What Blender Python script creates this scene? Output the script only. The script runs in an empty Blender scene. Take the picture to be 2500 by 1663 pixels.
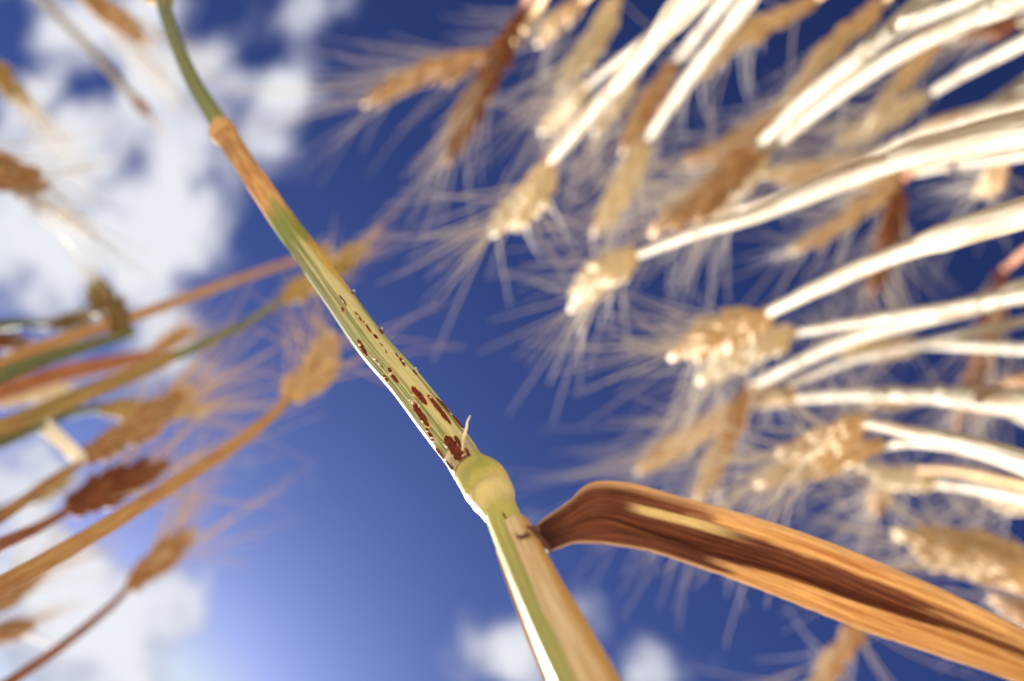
import bpy, bmesh, math, random
from mathutils import Vector, Matrix, noise
R = math.radians
random.seed(11)
scene = bpy.context.scene
col = scene.collection

# ------------------------------------------------------------------ camera
CAM_H = 0.45                      # lens held half-way up the crop, looking straight up
FOC = 2430.0                      # focal length in photograph pixels (35 mm on 36 mm)
cam_d = bpy.data.cameras.new('camera')
cam = bpy.data.objects.new('camera', cam_d)
col.objects.link(cam)
cam.location = (0, 0, CAM_H)
cam.rotation_euler = (math.pi, 0, 0)
cam_d.sensor_width = 36.0
cam_d.lens = 36.0 * FOC / 2500.0
cam_d.clip_start = 0.004
cam_d.clip_end = 5000
cam_d.dof.use_dof = True
cam_d.dof.focus_distance = 0.1035
cam_d.dof.aperture_fstop = 18.5
scene.camera = cam

# ------------------------------------------------------------------ sun, sky, exposure
SUN_EL = R(50)
sun_xy = Vector((-0.70, 0.71)).normalized()
to_sun = Vector((sun_xy.x*math.cos(SUN_EL), sun_xy.y*math.cos(SUN_EL), math.sin(SUN_EL)))
sd = bpy.data.lights.new('sun', 'SUN')
sd.energy = 4.7
sd.angle = R(0.53)
sd.color = (1.0, 0.965, 0.915)
so = bpy.data.objects.new('sun', sd)
col.objects.link(so)
so.location = to_sun*20
so.rotation_euler = to_sun.to_track_quat('Z', 'Y').to_euler()

world = bpy.data.worlds.new('World')
scene.world = world
world.use_nodes = True
wt = world.node_tree
wt.nodes.clear()


class NT:
    """small helper for wiring nodes"""
    def __init__(self, tree):
        self.t = tree

    def n(self, kind, **kw):
        nd = self.t.nodes.new(kind)
        for k, v in kw.items():
            setattr(nd, k, v)
        return nd

    def put(self, sock, v):
        if v is None:
            return
        if hasattr(v, 'links'):
            self.t.links.new(v, sock)
        else:
            sock.default_value = v

    def math(self, op, a, b=None, c=None, clamp=False):
        m = self.n('ShaderNodeMath', operation=op, use_clamp=clamp)
        self.put(m.inputs[0], a); self.put(m.inputs[1], b); self.put(m.inputs[2], c)
        return m.outputs[0]

    def vmath(self, op, a, b=None):
        m = self.n('ShaderNodeVectorMath', operation=op)
        self.put(m.inputs[0], a); self.put(m.inputs[1], b)
        return m.outputs['Value'] if op in ('LENGTH', 'DISTANCE', 'DOT_PRODUCT') else m.outputs[0]

    def mix(self, f, a, b, blend='MIX'):
        m = self.n('ShaderNodeMix', data_type='RGBA', blend_type=blend)
        self.put(m.inputs[0], f)
        self.put(m.inputs[6], a if hasattr(a, 'links') else (*a, 1)[:4])
        self.put(m.inputs[7], b if hasattr(b, 'links') else (*b, 1)[:4])
        return m.outputs[2]

    def noise(self, vec, scale, detail=3, rough=0.55, dist=0.0):
        m = self.n('ShaderNodeTexNoise')
        self.put(m.inputs['Vector'], vec)
        m.inputs['Scale'].default_value = scale
        m.inputs['Detail'].default_value = detail
        m.inputs['Roughness'].default_value = rough
        m.inputs['Distortion'].default_value = dist
        return m.outputs['Fac']

    def smooth(self, v, lo, hi, a=0.0, b=1.0):
        m = self.n('ShaderNodeMapRange', interpolation_type='SMOOTHSTEP')
        self.put(m.inputs[0], v); self.put(m.inputs[1], lo); self.put(m.inputs[2], hi)
        self.put(m.inputs[3], a); self.put(m.inputs[4], b)
        return m.outputs[0]

    def sep(self, v):
        m = self.n('ShaderNodeSeparateXYZ'); self.put(m.inputs[0], v)
        return m.outputs

    def comb(self, x, y, z=0.0):
        m = self.n('ShaderNodeCombineXYZ')
        self.put(m.inputs[0], x); self.put(m.inputs[1], y); self.put(m.inputs[2], z)
        return m.outputs[0]


def build_world():
    W = NT(wt)
    sky = W.n('ShaderNodeTexSky', sky_type='NISHITA')
    sky.sun_disc = False
    sky.sun_elevation = SUN_EL
    sky.sun_rotation = math.atan2(sun_xy.x, sun_xy.y)
    sky.altitude = 800
    sky.air_density = 1.0
    sky.dust_density = 1.3
    sky.ozone_density = 2.5
    hs = W.n('ShaderNodeHueSaturation')
    hs.inputs['Hue'].default_value = 0.512
    hs.inputs['Saturation'].default_value = 0.82
    hs.inputs['Value'].default_value = 0.39
    W.put(hs.inputs['Color'], sky.outputs[0])
    gm = W.n('ShaderNodeGamma'); gm.inputs[1].default_value = 2.5
    W.put(gm.inputs[0], hs.outputs[0])
    sky_bg = W.n('ShaderNodeBackground')
    W.put(sky_bg.inputs[0], W.vmath('MINIMUM', W.vmath('MULTIPLY', gm.outputs[0], (0.86, 0.90, 0.84)), (3.0, 3.4, 4.2))); sky_bg.inputs[1].default_value = 0.05
    # cloud deck: direction projected on a flat layer overhead
    tc = W.n('ShaderNodeTexCoord')
    d = W.sep(tc.outputs['Generated'])
    zz = W.math('MAXIMUM', d[2], 0.06)
    P = W.comb(W.math('DIVIDE', d[0], zz), W.math('DIVIDE', d[1], zz), 0.0)
    big = W.noise(P, 1.6, 2, 0.5)
    bias = W.math('MULTIPLY', W.math('SUBTRACT', big, 0.55), 1.3)
    # where the individual cumulus clouds drift over this field (deck coordinates)
    rad = W.vmath('LENGTH', P)
    inside = W.smooth(rad, 0.62, 0.85, 1.0, 0.0)
    bias = W.math('MULTIPLY', bias, W.math('SUBTRACT', 1.0, inside))
    blobs = [(330, 480, 300, .42), (90, 430, 260, .42), (480, 200, 240, .40), (170, 130, 260, .36),
             (640, 30, 190, .34), (690, 230, 90, .22), (620, 420, 130, .34), (60, 680, 200, .44), (240, 630, 110, .30), (425, 810, 80, .55),
             (420, 580, 110, .42), (130, 1160, 140, .5), (30, 1180, 120, .34), (170, 1380, 80, .5),
             (250, 1600, 210, .74), (470, 1505, 70, .52), (80, 1480, 190, .40), (1230, 1575, 100, .62), (1310, 1640, 110, .42),
             (1590, 1620, 110, .66), (1470, 1490, 80, .42), (1400, 1560, 110, .22), (800, 490, 80, .25),
             (960, 20, 90, .24), (560, 660, 90, .2),
             (520, 40, 70, -.5), (20, 25, 60, -.5), (230, 185, 90, -.34), (480, 450, 45, -.25),
             (270, 700, 60, -.2), (1330, 600, 420, -.5), (2150, 600, 560, -.6), (2200, 1350, 420, -.5), (850, 1000, 240, -.4), (1800, 100, 400, -.3), (330, 570, 50, -.22), (660, 140, 60, -.2)]
    tot = None
    for px, py, s, a in blobs:
        c = ((px-1250)/FOC, (py-831.5)/FOC, 0)
        q = W.vmath('DISTANCE', P, c)
        q = W.math('DIVIDE', q, s/FOC)
        g = W.math('MULTIPLY', W.math('EXPONENT', W.math('MULTIPLY', W.math('MULTIPLY', q, q), -1.0)), a)
        tot = g if tot is None else W.math('ADD', tot, g)
    tot = W.math('SUBTRACT', tot, 0.36)
    bias = W.math('ADD', bias, W.math('MULTIPLY', tot, inside))
    n1 = W.noise(P, 6.5, 4, 0.5, 0.4)
    n2 = W.noise(W.vmath('ADD', P, (3.7, 1.9, 0)), 19.0, 5, 0.55, 0.2)
    dens = W.math('ADD', W.math('MULTIPLY', W.math('SUBTRACT', n1, 0.5), 2.2), bias)
    dens = W.math('ADD', dens, W.math('MULTIPLY', W.math('SUBTRACT', n2, 0.5), 1.1))
    cov = W.smooth(dens, -0.20, 0.34)
    n3 = W.noise(W.vmath('ADD', P, (8.1, 5.5, 0)), 9.0, 4, 0.55, 0.3)
    thick = W.smooth(W.math('ADD', dens, W.math('MULTIPLY', W.math('SUBTRACT', n3, 0.5), 1.1)), -0.15, 0.55)
    cc = W.mix(thick, (0.42, 0.44, 0.58), (0.85, 0.87, 0.92))
    cl_bg = W.n('ShaderNodeBackground'); W.put(cl_bg.inputs[0], cc); cl_bg.inputs[1].default_value = 0.23
    ms = W.n('ShaderNodeMixShader')
    W.put(ms.inputs[0], W.math('MULTIPLY', cov, 0.97))
    W.put(ms.inputs[1], sky_bg.outputs[0]); W.put(ms.inputs[2], cl_bg.outputs[0])
    out = W.n('ShaderNodeOutputWorld')
    W.put(out.inputs[0], ms.outputs[0])


build_world()
scene.view_settings.view_transform = 'Standard'
scene.view_settings.look = 'None'
scene.view_settings.gamma = 1.0
scene.view_settings.use_curve_mapping = False
scene.view_settings.exposure = 2.13
scene.render.engine = 'CYCLES'
scene.cycles.use_denoising = True
scene.cycles.max_bounces = 8
scene.cycles.transparent_max_bounces = 8


# ------------------------------------------------------------------ helpers
def at(px, py, d):
    """world point that lies d metres above the lens and shows at pixel px, py"""
    return Vector(((px-1250.0)/FOC*d, (py-831.5)/FOC*d, CAM_H+d))


def pxsize(p, d):
    return p*d/FOC


def spline(pts, n):
    """Catmull-Rom through tuples of any length, n samples per span"""
    out = []
    m = len(pts)
    for i in range(m-1):
        p0 = pts[max(i-1, 0)]; p1 = pts[i]; p2 = pts[i+1]; p3 = pts[min(i+2, m-1)]
        for k in range(n):
            t = k/n
            out.append(tuple(0.5*((2*b)+(c-a)*t+(2*a-5*b+4*c-e)*t*t+(3*b-a-3*c+e)*t**3)
                             for a, b, c, e in zip(p0, p1, p2, p3)))
    out.append(tuple(pts[-1]))
    return out


def frames(P, ref=None):
    T = []
    for i in range(len(P)):
        T.append((P[min(i+1, len(P)-1)]-P[max(i-1, 0)]).normalized())
    X = []
    r = ref or Vector((0.31, 0.52, 0.8))
    for i, t in enumerate(T):
        x = r-t*r.dot(t)
        if x.length < 1e-4:
            x = t.orthogonal()
        x.normalize(); X.append(x); r = x
    return T, X


def mesh_from(name, V, F, UV=None, smooth=True):
    me = bpy.data.meshes.new(name)
    me.from_pydata([tuple(v) for v in V], [], F)
    if UV is not None:
        uvl = me.uv_layers.new(name='UVMap')
        for poly in me.polygons:
            for li in poly.loop_indices:
                uvl.data[li].uv = UV[me.loops[li].vertex_index]
    if smooth:
        me.polygons.foreach_set('use_smooth', [True]*len(me.polygons))
    me.update()
    return me


class MB:
    def __init__(self):
        self.V = []; self.F = []; self.UV = []

    def tube(self, P, rad, seg=10, caps=True, wob=0.0, seed=0.0):
        T, X = frames(P)
        b = len(self.V)
        L = 0.0
        for i, p in enumerate(P):
            if i:
                L += (P[i]-P[i-1]).length
            y = T[i].cross(X[i])
            for k in range(seg+1):
                a = 2*math.pi*k/seg
                r = rad[i]
                if wob:
                    r *= 1+wob*noise.noise(Vector((math.cos(a)*1.3+seed, math.sin(a)*1.3, L*70)))
                self.V.append(p+X[i]*(math.cos(a)*r)+y*(math.sin(a)*r))
                self.UV.append((L, k/seg))
        s = seg+1
        for i in range(len(P)-1):
            for k in range(seg):
                self.F.append((b+i*s+k, b+i*s+k+1, b+(i+1)*s+k+1, b+(i+1)*s+k))
        if caps:
            self.F.append(tuple(b+k for k in range(seg))[::-1])
            e = b+(len(P)-1)*s
            self.F.append(tuple(e+k for k in range(seg)))

    def mesh(self, name):
        return mesh_from(name, self.V, self.F, self.UV)


def obj(name, me, mat=None, parent=None, loc=None):
    o = bpy.data.objects.new(name, me)
    col.objects.link(o)
    if mat is not None and me is not None and not me.materials:
        me.materials.append(mat)
    if parent is not None:
        o.parent = parent
    if loc is not None:
        o.location = loc
    return o


def thing(name, label, cat, loc, group=None):
    o = bpy.data.objects.new(name, None)
    col.objects.link(o)
    o.empty_display_size = 0.02
    o.location = loc
    o['label'] = label; o['category'] = cat
    if group:
        o['group'] = group
    return o


# ------------------------------------------------------------------ materials
def new_mat(name):
    m = bpy.data.materials.new(name)
    m.use_nodes = True
    m.node_tree.nodes.clear()
    return m, NT(m.node_tree)


def finish(m, N, color, rough=0.55, trans=0.0, tcolor=None, bump=None, bump_d=0.0004, spec=0.35):
    bs = N.n('ShaderNodeBsdfPrincipled')
    N.put(bs.inputs['Base Color'], color if hasattr(color, 'links') else (*color, 1))
    N.put(bs.inputs['Roughness'], rough)
    bs.inputs['Specular IOR Level'].default_value = spec
    nrm = None
    if bump is not None:
        b = N.n('ShaderNodeBump'); b.inputs['Strength'].default_value = 1.0
        b.inputs['Distance'].default_value = bump_d
        N.put(b.inputs['Height'], bump); nrm = b.outputs[0]
        N.put(bs.inputs['Normal'], nrm)
    sh = bs.outputs[0]
    if trans > 0:
        tr = N.n('ShaderNodeBsdfTranslucent')
        tcol = tcolor if tcolor is not None else color
        N.put(tr.inputs[0], tcol if hasattr(tcol, 'links') else (*tcol, 1))
        if nrm is not None:
            N.put(tr.inputs['Normal'], nrm)
        mx = N.n('ShaderNodeMixShader'); mx.inputs[0].default_value = trans
        N.put(mx.inputs[1], sh); N.put(mx.inputs[2], tr.outputs[0]); sh = mx.outputs[0]
    out = N.n('ShaderNodeOutputMaterial')
    N.put(out.inputs[0], sh)
    return m


def straw_mat(name, a, b, spot, trans=0.12, spot_amt=0.5):
    m, N = new_mat(name)
    uv = N.sep(N.n('ShaderNodeUVMap').outputs[0])
    oi = N.n('ShaderNodeObjectInfo').outputs['Random']
    v1 = N.comb(N.math('MULTIPLY', uv[0], 40), N.math('MULTIPLY', uv[1], 9), N.math('MULTIPLY', oi, 30))
    st = N.noise(v1, 1.6, 4, 0.6)
    v2 = N.comb(N.math('MULTIPLY', uv[0], 45), N.math('MULTIPLY', uv[1], 2.2), N.math('MULTIPLY', oi, 50))
    bl = N.noise(v2, 1.0, 3, 0.6)
    c = N.mix(N.smooth(st, 0.40, 0.62), a, b)
    c = N.mix(N.math('MULTIPLY', N.smooth(bl, 0.50, 0.68), spot_amt), c, spot)
    return finish(m, N, c, 0.62, trans, bump=st, bump_d=0.0004, spec=0.15)


def husk_mat(name, a, b, tip, trans=0.24):
    m, N = new_mat(name)
    tc = N.n('ShaderNodeTexCoord')
    g = N.sep(tc.outputs['Object'])
    oi = N.n('ShaderNodeObjectInfo').outputs['Random']
    nz = N.noise(N.vmath('ADD', tc.outputs['Object'], N.comb(oi, N.math('MULTIPLY', oi, 7.3), 0.0)), 260, 3, 0.6)
    c = N.mix(N.smooth(nz, 0.3, 0.7), a, b)
    c = N.mix(N.math('MULTIPLY', oi, 0.55), c, b)
    c = N.mix(N.smooth(g[2], 0.005, 0.012), c, tip)
    return finish(m, N, c, 0.65, trans, bump=nz, bump_d=0.0006, spec=0.12)


M = {}
M['straw_cream'] = straw_mat('straw_cream', (.41, .37, .295), (.33, .285, .21), (.26, .17, .10), spot_amt=.8)
M['straw_tan'] = straw_mat('straw_tan', (.60, .42, .20), (.46, .28, .11), (.35, .17, .07), 0.2)
M['straw_orange'] = straw_mat('straw_orange', (.50, .31, .13), (.40, .22, .09), (.28, .13, .06), 0.2)
M['straw_rust'] = straw_mat('straw_rust', (.36, .16, .08), (.26, .10, .05), (.42, .22, .10), 0.2)
M['straw_olive'] = straw_mat('straw_olive', (.17, .19, .07), (.12, .14, .06), (.34, .25, .08), 0.15)
M['straw_ochre'] = straw_mat('straw_ochre', (.36, .26, .10), (.24, .17, .06), (.36, .18, .07), 0.15)
M['husk_dark'] = husk_mat('husk_dark', (.16, .11, .04), (.11, .07, .03), (.42, .36, .18))
M['husk_cream'] = husk_mat('husk_cream', (.66, .56, .40), (.54, .42, .25), (.70, .62, .48))
M['husk_tan'] = husk_mat('husk_tan', (.58, .42, .25), (.44, .28, .14), (.64, .51, .34))
M['husk_brown'] = husk_mat('husk_brown', (.43, .26, .13), (.29, .15, .07), (.56, .40, .24))
M['husk_rust'] = husk_mat('husk_rust', (.20, .07, .032), (.14, .048, .024), (.27, .13, .06))
M['husk_olive'] = husk_mat('husk_olive', (.34, .24, .08), (.26, .16, .05), (.52, .44, .18))


def awn_mat(name, c):
    m, N = new_mat(name)
    return finish(m, N, c, 0.65, 0.35, spec=0.1)


M['awn_pale'] = awn_mat('awn_pale', (.60, .54, .45))
M['awn_tan'] = awn_mat('awn_tan', (.56, .42, .28))


# ------------------------------------------------------------------ ground
def build_ground():
    bm = bmesh.new()
    n = 40
    # fine cells near the lens, wide ones out to the horizon
    ticks = [math.copysign(abs(i/n)**3*600, i) for i in range(-n, n+1)]
    grid = [[bm.verts.new((x, y, 0.012*noise.noise(Vector((x*9, y*9, 3.1))))) for x in ticks] for y in ticks]
    for j in range(2*n):
        for i in range(2*n):
            bm.faces.new((grid[j][i], grid[j][i+1], grid[j+1][i+1], grid[j+1][i]))
    me = bpy.data.meshes.new('ground'); bm.to_mesh(me); bm.free()
    m, N = new_mat('stubble_ground')
    tc = N.n('ShaderNodeTexCoord')
    a = N.noise(tc.outputs['Object'], 90, 6, 0.6)
    b = N.noise(tc.outputs['Object'], 3, 4, 0.6)
    c = N.mix(N.smooth(a, 0.33, 0.62), (.42, .32, .20), (.62, .52, .37))
    c = N.mix(N.math('MULTIPLY', b, 0.4), c, (.52, .41, .25))
    finish(m, N, c, 0.85, bump=a, bump_d=0.01)
    o = obj('ground', me, m)
    o['kind'] = 'structure'


build_ground()


# ------------------------------------------------------------------ the rusted main stalk
class Axis:
    """an axis curve with camera-facing frames: surf(s, phi, k) gives a point of the skin"""
    def __init__(self, rows, n=24):
        # rows: px, py, width in px, depth
        q = spline(rows, n)
        self.px = q
        self.P = [at(a, b, d) for a, b, w, d in q]
        self.r = [pxsize(w, d)*0.5 for a, b, w, d in q]
        self.T = []
        m = len(q)
        for i in range(m):
            self.T.append((self.P[min(i+1, m-1)]-self.P[max(i-1, 0)]).normalized())
        self.C = []; self.S = []
        eye = Vector((0, 0, CAM_H))
        for i in range(m):
            c = eye-self.P[i]
            c = (c-self.T[i]*c.dot(self.T[i])).normalized()
            s = c.cross(self.T[i]).normalized()
            if s.x < 0:
                s = -s
            self.C.append(c); self.S.append(s)
        self.L = [0.0]
        for i in range(1, m):
            self.L.append(self.L[-1]+(self.P[i]-self.P[i-1]).length)
        self.m = m

    def lerp(self, s):
        s = min(max(s, 0.0), self.m-1.001)
        i = int(s); f = s-i
        g = lambda A: A[i].lerp(A[i+1], f)
        return g(self.P), self.r[i]*(1-f)+self.r[i+1]*f, g(self.C), g(self.S), g(self.T), self.L[i]*(1-f)+self.L[i+1]*f

    def surf(self, s, phi, k=1.0, lift=0.0):
        P, r, c, sd, t, L = self.lerp(s)
        rr = r*k+lift
        return P+c*(math.cos(phi)*rr)+sd*(math.sin(phi)*rr)

    def locate(self, x, y):
        """pixel -> (s, phi) on the skin that faces the lens"""
        best = min(range(self.m), key=lambda i: (self.px[i][0]-x)**2+(self.px[i][1]-y)**2)
        i = best
        a = self.px[max(i-1, 0)]; b = self.px[min(i+1, self.m-1)]
        dx, dy = b[0]-a[0], b[1]-a[1]
        l = math.hypot(dx, dy)
        nx, ny = -dy/l, dx/l
        if nx < 0:
            nx, ny = -nx, -ny
        off = (x-self.px[i][0])*nx+(y-self.px[i][1])*ny
        along = ((x-self.px[i][0])*dx+(y-self.px[i][1])*dy)/l
        step = l/(2 if 0 < i < self.m-1 else 1)
        v = off/(self.px[i][2]*0.5)
        s = i+along/step
        for _ in range(6):
            phi = math.asin(max(-0.985, min(0.985, v)))
            q = self.surf(s, phi)
            d = q.z-CAM_H
            ex = x-(q.x/d*FOC+1250); ey = y-(q.y/d*FOC+831.5)
            s += (ex*dx+ey*dy)/l/step
            v += 0.8*(ex*nx+ey*ny)/(self.px[i][2]*0.5)
            v = max(-0.985, min(0.985, v))
        return s, math.asin(v)


def skin(ax, s0, s1, ns, nphi, fn, phi0=-math.pi, phi1=math.pi):
    """grid over the axis; fn(s, phi, L) -> radius factor"""
    V = []; UV = []; F = []
    for i in range(ns+1):
        s = s0+(s1-s0)*i/ns
        P, r, c, sd, t, L = ax.lerp(s)
        for k in range(nphi+1):
            a = phi0+(phi1-phi0)*k/nphi
            rr = r*fn(s, a, L)
            V.append(P+c*(math.cos(a)*rr)+sd*(math.sin(a)*rr))
            UV.append((i/ns, a/(2*math.pi)+0.5))
    w = nphi+1
    for i in range(ns):
        for k in range(nphi):
            F.append((i*w+k, i*w+k+1, (i+1)*w+k+1, (i+1)*w+k))
    return V, F, UV


def sheath_mat():
    """striped flag-leaf sheath: pale green and cream below, green patches, withered orange above"""
    m, N = new_mat('sheath_striped')
    uv = N.sep(N.n('ShaderNodeUVMap').outputs[0])
    u, v = uv[0], uv[1]
    warp = N.math('MULTIPLY', N.math('SUBTRACT', N.noise(N.comb(N.math('MULTIPLY', u, 6), N.math('MULTIPLY', v, 5)), 1.0, 2), 0.5), 0.012)
    vv = N.math('ADD', v, warp)
    st1 = N.noise(N.comb(N.math('MULTIPLY', u, 3.0), N.math('MULTIPLY', vv, 62)), 1.0, 2, 0.5)
    st2 = N.noise(N.comb(N.math('MULTIPLY', u, 9.0), N.math('MULTIPLY', vv, 170)), 1.0, 2, 0.6)
    patch = N.noise(N.comb(N.math('MULTIPLY', u, 7.0), N.math('MULTIPLY', v, 9)), 1.0, 4, 0.6)
    stripe = N.smooth(N.math('ADD', N.math('MULTIPLY', st1, 0.62), N.math('MULTIPLY', st2, 0.38)), 0.42, 0.58)
    green = N.mix(st2, (.13, .17, .05), (.25, .29, .10))
    low = N.mix(stripe, green, (.68, .65, .40))
    # the side towards the lens is bleached cream around the sori
    band = N.math('MULTIPLY', N.smooth(v, 0.47, 0.54), N.smooth(v, 0.69, 0.60))
    cream = N.mix(N.math('MULTIPLY', N.math('SUBTRACT', 1.0, stripe), 0.35), (.78, .69, .40), (.50, .50, .24))
    low = N.mix(N.math('MULTIPLY', N.smooth(N.math('ADD', band, N.math('SUBTRACT', patch, 0.5)), 0.3, 0.85), 0.9), low, cream)
    # greyer, glaucous flank
    low = N.mix(N.math('MULTIPLY', N.smooth(v, 0.44, 0.33), 0.6), low, (.27, .30, .20))
    # yellow ochre along the other edge, higher up
    edge = N.math('MULTIPLY', N.smooth(v, 0.52, 0.62), N.smooth(u, 0.30, 0.52))
    low = N.mix(N.smooth(N.math('ADD', edge, N.math('MULTIPLY', N.math('SUBTRACT', patch, 0.5), 1.4)), 0.45, 0.8), low, (.62, .42, .10))
    # clear green zone below the withered top
    gz = N.math('MULTIPLY', N.smooth(u, 0.50, 0.60), N.smooth(u, 0.73, 0.66))
    low = N.mix(N.math('MULTIPLY', N.smooth(N.math('ADD', gz, N.math('MULTIPLY', N.math('SUBTRACT', patch, 0.5), 2.0)), 0.55, 0.95), 0.85), low, (.25, .31, .055))
    # withered orange top
    w = N.math('ADD', u, N.math('MULTIPLY', N.math('SUBTRACT', patch, 0.5), 0.34))
    och = N.mix(N.smooth(N.noise(N.comb(N.math('MULTIPLY', u, 14), N.math('MULTIPLY', v, 12)), 1.0, 4, 0.6), 0.34, 0.66),
                (.48, .25, .085), (.74, .50, .22))
    low = N.mix(N.smooth(w, 0.60, 0.70), low, och)
    low = N.mix(N.math('MULTIPLY', N.smooth(u, .09, .03), .8), low, (.68, .58, .42))
    bump = N.math('ADD', N.math('MULTIPLY', st1, 0.6), N.math('MULTIPLY', st2, 0.5))
    return finish(m, N, low, 0.42, 0.42, bump=bump, bump_d=0.00035, spec=0.45)


def ramp_mat(name, rows, stripe_amt=0.35, scale=70, rough=0.4, trans=0.25, dark=(.3, .25, .1)):
    """colour changes along the length (u), fine stripes around (v)"""
    m, N = new_mat(name)
    uv = N.sep(N.n('ShaderNodeUVMap').outputs[0])
    nz = N.noise(N.comb(N.math('MULTIPLY', uv[0], 8), N.math('MULTIPLY', uv[1], 8)), 1.0, 4, 0.6)
    st = N.noise(N.comb(N.math('MULTIPLY', uv[0], 3), N.math('MULTIPLY', uv[1], scale)), 1.0, 3, 0.6)
    r = N.n('ShaderNodeValToRGB')
    els = r.color_ramp.elements
    while len(els) < len(rows):
        els.new(0.5)
    for e, (p, c) in zip(els, rows):
        e.position = p; e.color = (*c, 1)
    N.put(r.inputs[0], N.math('ADD', uv[0], N.math('MULTIPLY', N.math('SUBTRACT', nz, 0.5), 0.12)))
    c = N.mix(N.math('MULTIPLY', N.smooth(st, 0.45, 0.7), stripe_amt), r.outputs[0], dark)
    return finish(m, N, c, rough, trans, bump=st, bump_d=0.00025, spec=0.45)


def build_main():
    base = Vector((0.06, 0.21, 0.0))
    root = thing('wheat_stalk', 'rust-spotted green and yellow stalk with a swollen node and brown curling leaf', 'wheat stalk', base)

    def part(name, V, F, UV, mat, parent=root, smooth=True):
        return obj(name, mesh_from(name, [p-base for p in V], F, UV, smooth), mat, parent)

    # --- flag-leaf sheath, from the node upwards
    rows = [(1150, 1150, 84, .0945), (1114, 1096, 86, .0985), (1066, 1033, 86, .1005), (990, 935, 81, .104), (908, 841, 76, .109),
            (823, 723, 70, .117), (757, 630, 65, .125), (691, 539, 60, .134), (644, 470, 56, .142), (606, 414, 53, .1485), (570, 358, 54, .155), (541, 311, 54, .1605)]
    ax = Axis(rows)

    def fn(s, a, L):
        ridge = 0.012*math.sin(a*17+2*noise.noise(Vector((L*60, 0, 0))))+0.007*math.sin(a*31+1.0)
        body = 1+ridge+0.022*noise.noise(Vector((math.cos(a)*1.5, math.sin(a)*1.5, L*120)))
        return body
    V, F, UV = skin(ax, 0, ax.m-1, 260, 144, fn)
    sheath = part('flag_sheath', V, F, UV, sheath_mat())

    # collar lip where the sheath ends and the peduncle comes out
    om = ramp_mat('collar_tan', [(0, (.52, .30, .11)), (1, (.62, .42, .2))], 0.3, 20)
    ax2 = Axis([(556, 336, 57, .1575), (547, 322, 60, .159), (541, 311, 56, .1605), (537, 304, 44, .1613)], 8)
    V, F, UV = skin(ax2, 0, ax2.m-1, 16, 40,
                    lambda s, a, L: 1.0+0.24*math.exp(-((a+1.35)/0.7)**2)*math.exp(-((s-9)/6)**2)+0.03*noise.noise(Vector((a*2, s*.3, 4))))
    part('collar', V, F, UV, om, sheath)

    # --- peduncle
    rows3 = [(545, 318, 45, .160), (532, 297, 45, .1615), (510, 262, 41, .165), (475, 205, 37, .1695), (443, 137, 34, .174), (418, 70, 33, .178), (402, 22, 33, .181), (396, -6, 34, .1825)]
    ax3 = Axis(rows3, 10)
    V, F, UV = skin(ax3, 0, ax3.m-1, 70, 32, lambda s, a, L: 1+0.02*noise.noise(Vector((a, L*150, 7))))
    pm = ramp_mat('peduncle_green', [(0, (.24, .27, .075)), (.35, (.17, .20, .07)), (.8, (.13, .155, .08)), (1, (.25, .22, .07))], 0.25, 40, dark=(.10, .12, .05))
    part('peduncle', V, F, UV, pm)

    # --- node: two soft swellings, the upper one fuller on one side
    rowsn = [(1124, 1113, 81, .0972), (1139, 1134, 87, .0960), (1154, 1150, 96, .0951), (1171, 1168, 106, .0941), (1189, 1191, 114, .0928), (1205, 1214, 107, .0915), (1216, 1238, 88, .0903), (1230, 1262, 83, .089)]
    axn = Axis(rowsn, 12)

    def fnn(s, a, L):
        k = s/(axn.m-1)
        up = 0.13*math.exp(-((k-.47)/.15)**2)*math.exp(-((a-1.25)/0.95)**2)
        lo = 0.09*math.exp(-((k-.78)/.11)**2)*math.exp(-((a+1.2)/0.8)**2)
        bump = 0.10*math.exp(-((k-.74)/.07)**2)*math.exp(-((a-0.15)/0.8)**2)
        cr = -0.08*math.exp(-((k-.63)/.045)**2)*math.exp(-((a+0.3)/1.3)**2)
        return 1+up+lo+bump+cr+0.02*noise.noise(Vector((math.cos(a)*2, math.sin(a)*2, k*5)))
    V, F, UV = skin(axn, 0, axn.m-1, 90, 96, fnn)
    nm, N = new_mat('node_green')
    uv = N.sep(N.n('ShaderNodeUVMap').outputs[0])
    nz = N.noise(N.comb(N.math('MULTIPLY', uv[0], 5), N.math('MULTIPLY', uv[1], 7)), 1.0, 4, 0.55)
    c = N.mix(N.smooth(nz, .35, .68), (.33, .33, .07), (.47, .41, .12))
    c = N.mix(N.math('MULTIPLY', N.smooth(N.math('ADD', uv[0], N.math('MULTIPLY', N.math('SUBTRACT', nz, .5), .3)), 0.42, 0.16), 0.85), c, (.64, .55, .35))
    c = N.mix(N.math('MULTIPLY', N.smooth(uv[1], 0.55, 0.68), N.smooth(uv[0], 0.6, 0.4)), c, (.30, .34, .06))
    c = N.mix(N.math('MULTIPLY', N.smooth(N.math('ADD', uv[0], N.math('MULTIPLY', N.math('SUBTRACT', nz, .5), .25)), 0.56, 0.80), 0.75), c, (.62, .52, .27))
    c = N.mix(N.math('MULTIPLY', N.smooth(uv[0], 0.84, 0.97), 0.85), c, (.47, .43, .12))
    finish(nm, N, c, 0.33, 0.25, bump=nz, bump_d=0.0003, spec=0.5)
    part('node', V, F, UV, nm)

    # --- culm below the node, running on to the soil
    rowsc = [(1212, 1230, 82, .0908), (1226, 1258, 83, .0892), (1262, 1340, 93, .085), (1318, 1465, 106, .0785), (1372, 1580, 118, .073), (1424, 1690, 130, .0685), (1490, 1830, 146, .063)]
    axc = Axis(rowsc, 14)
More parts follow.
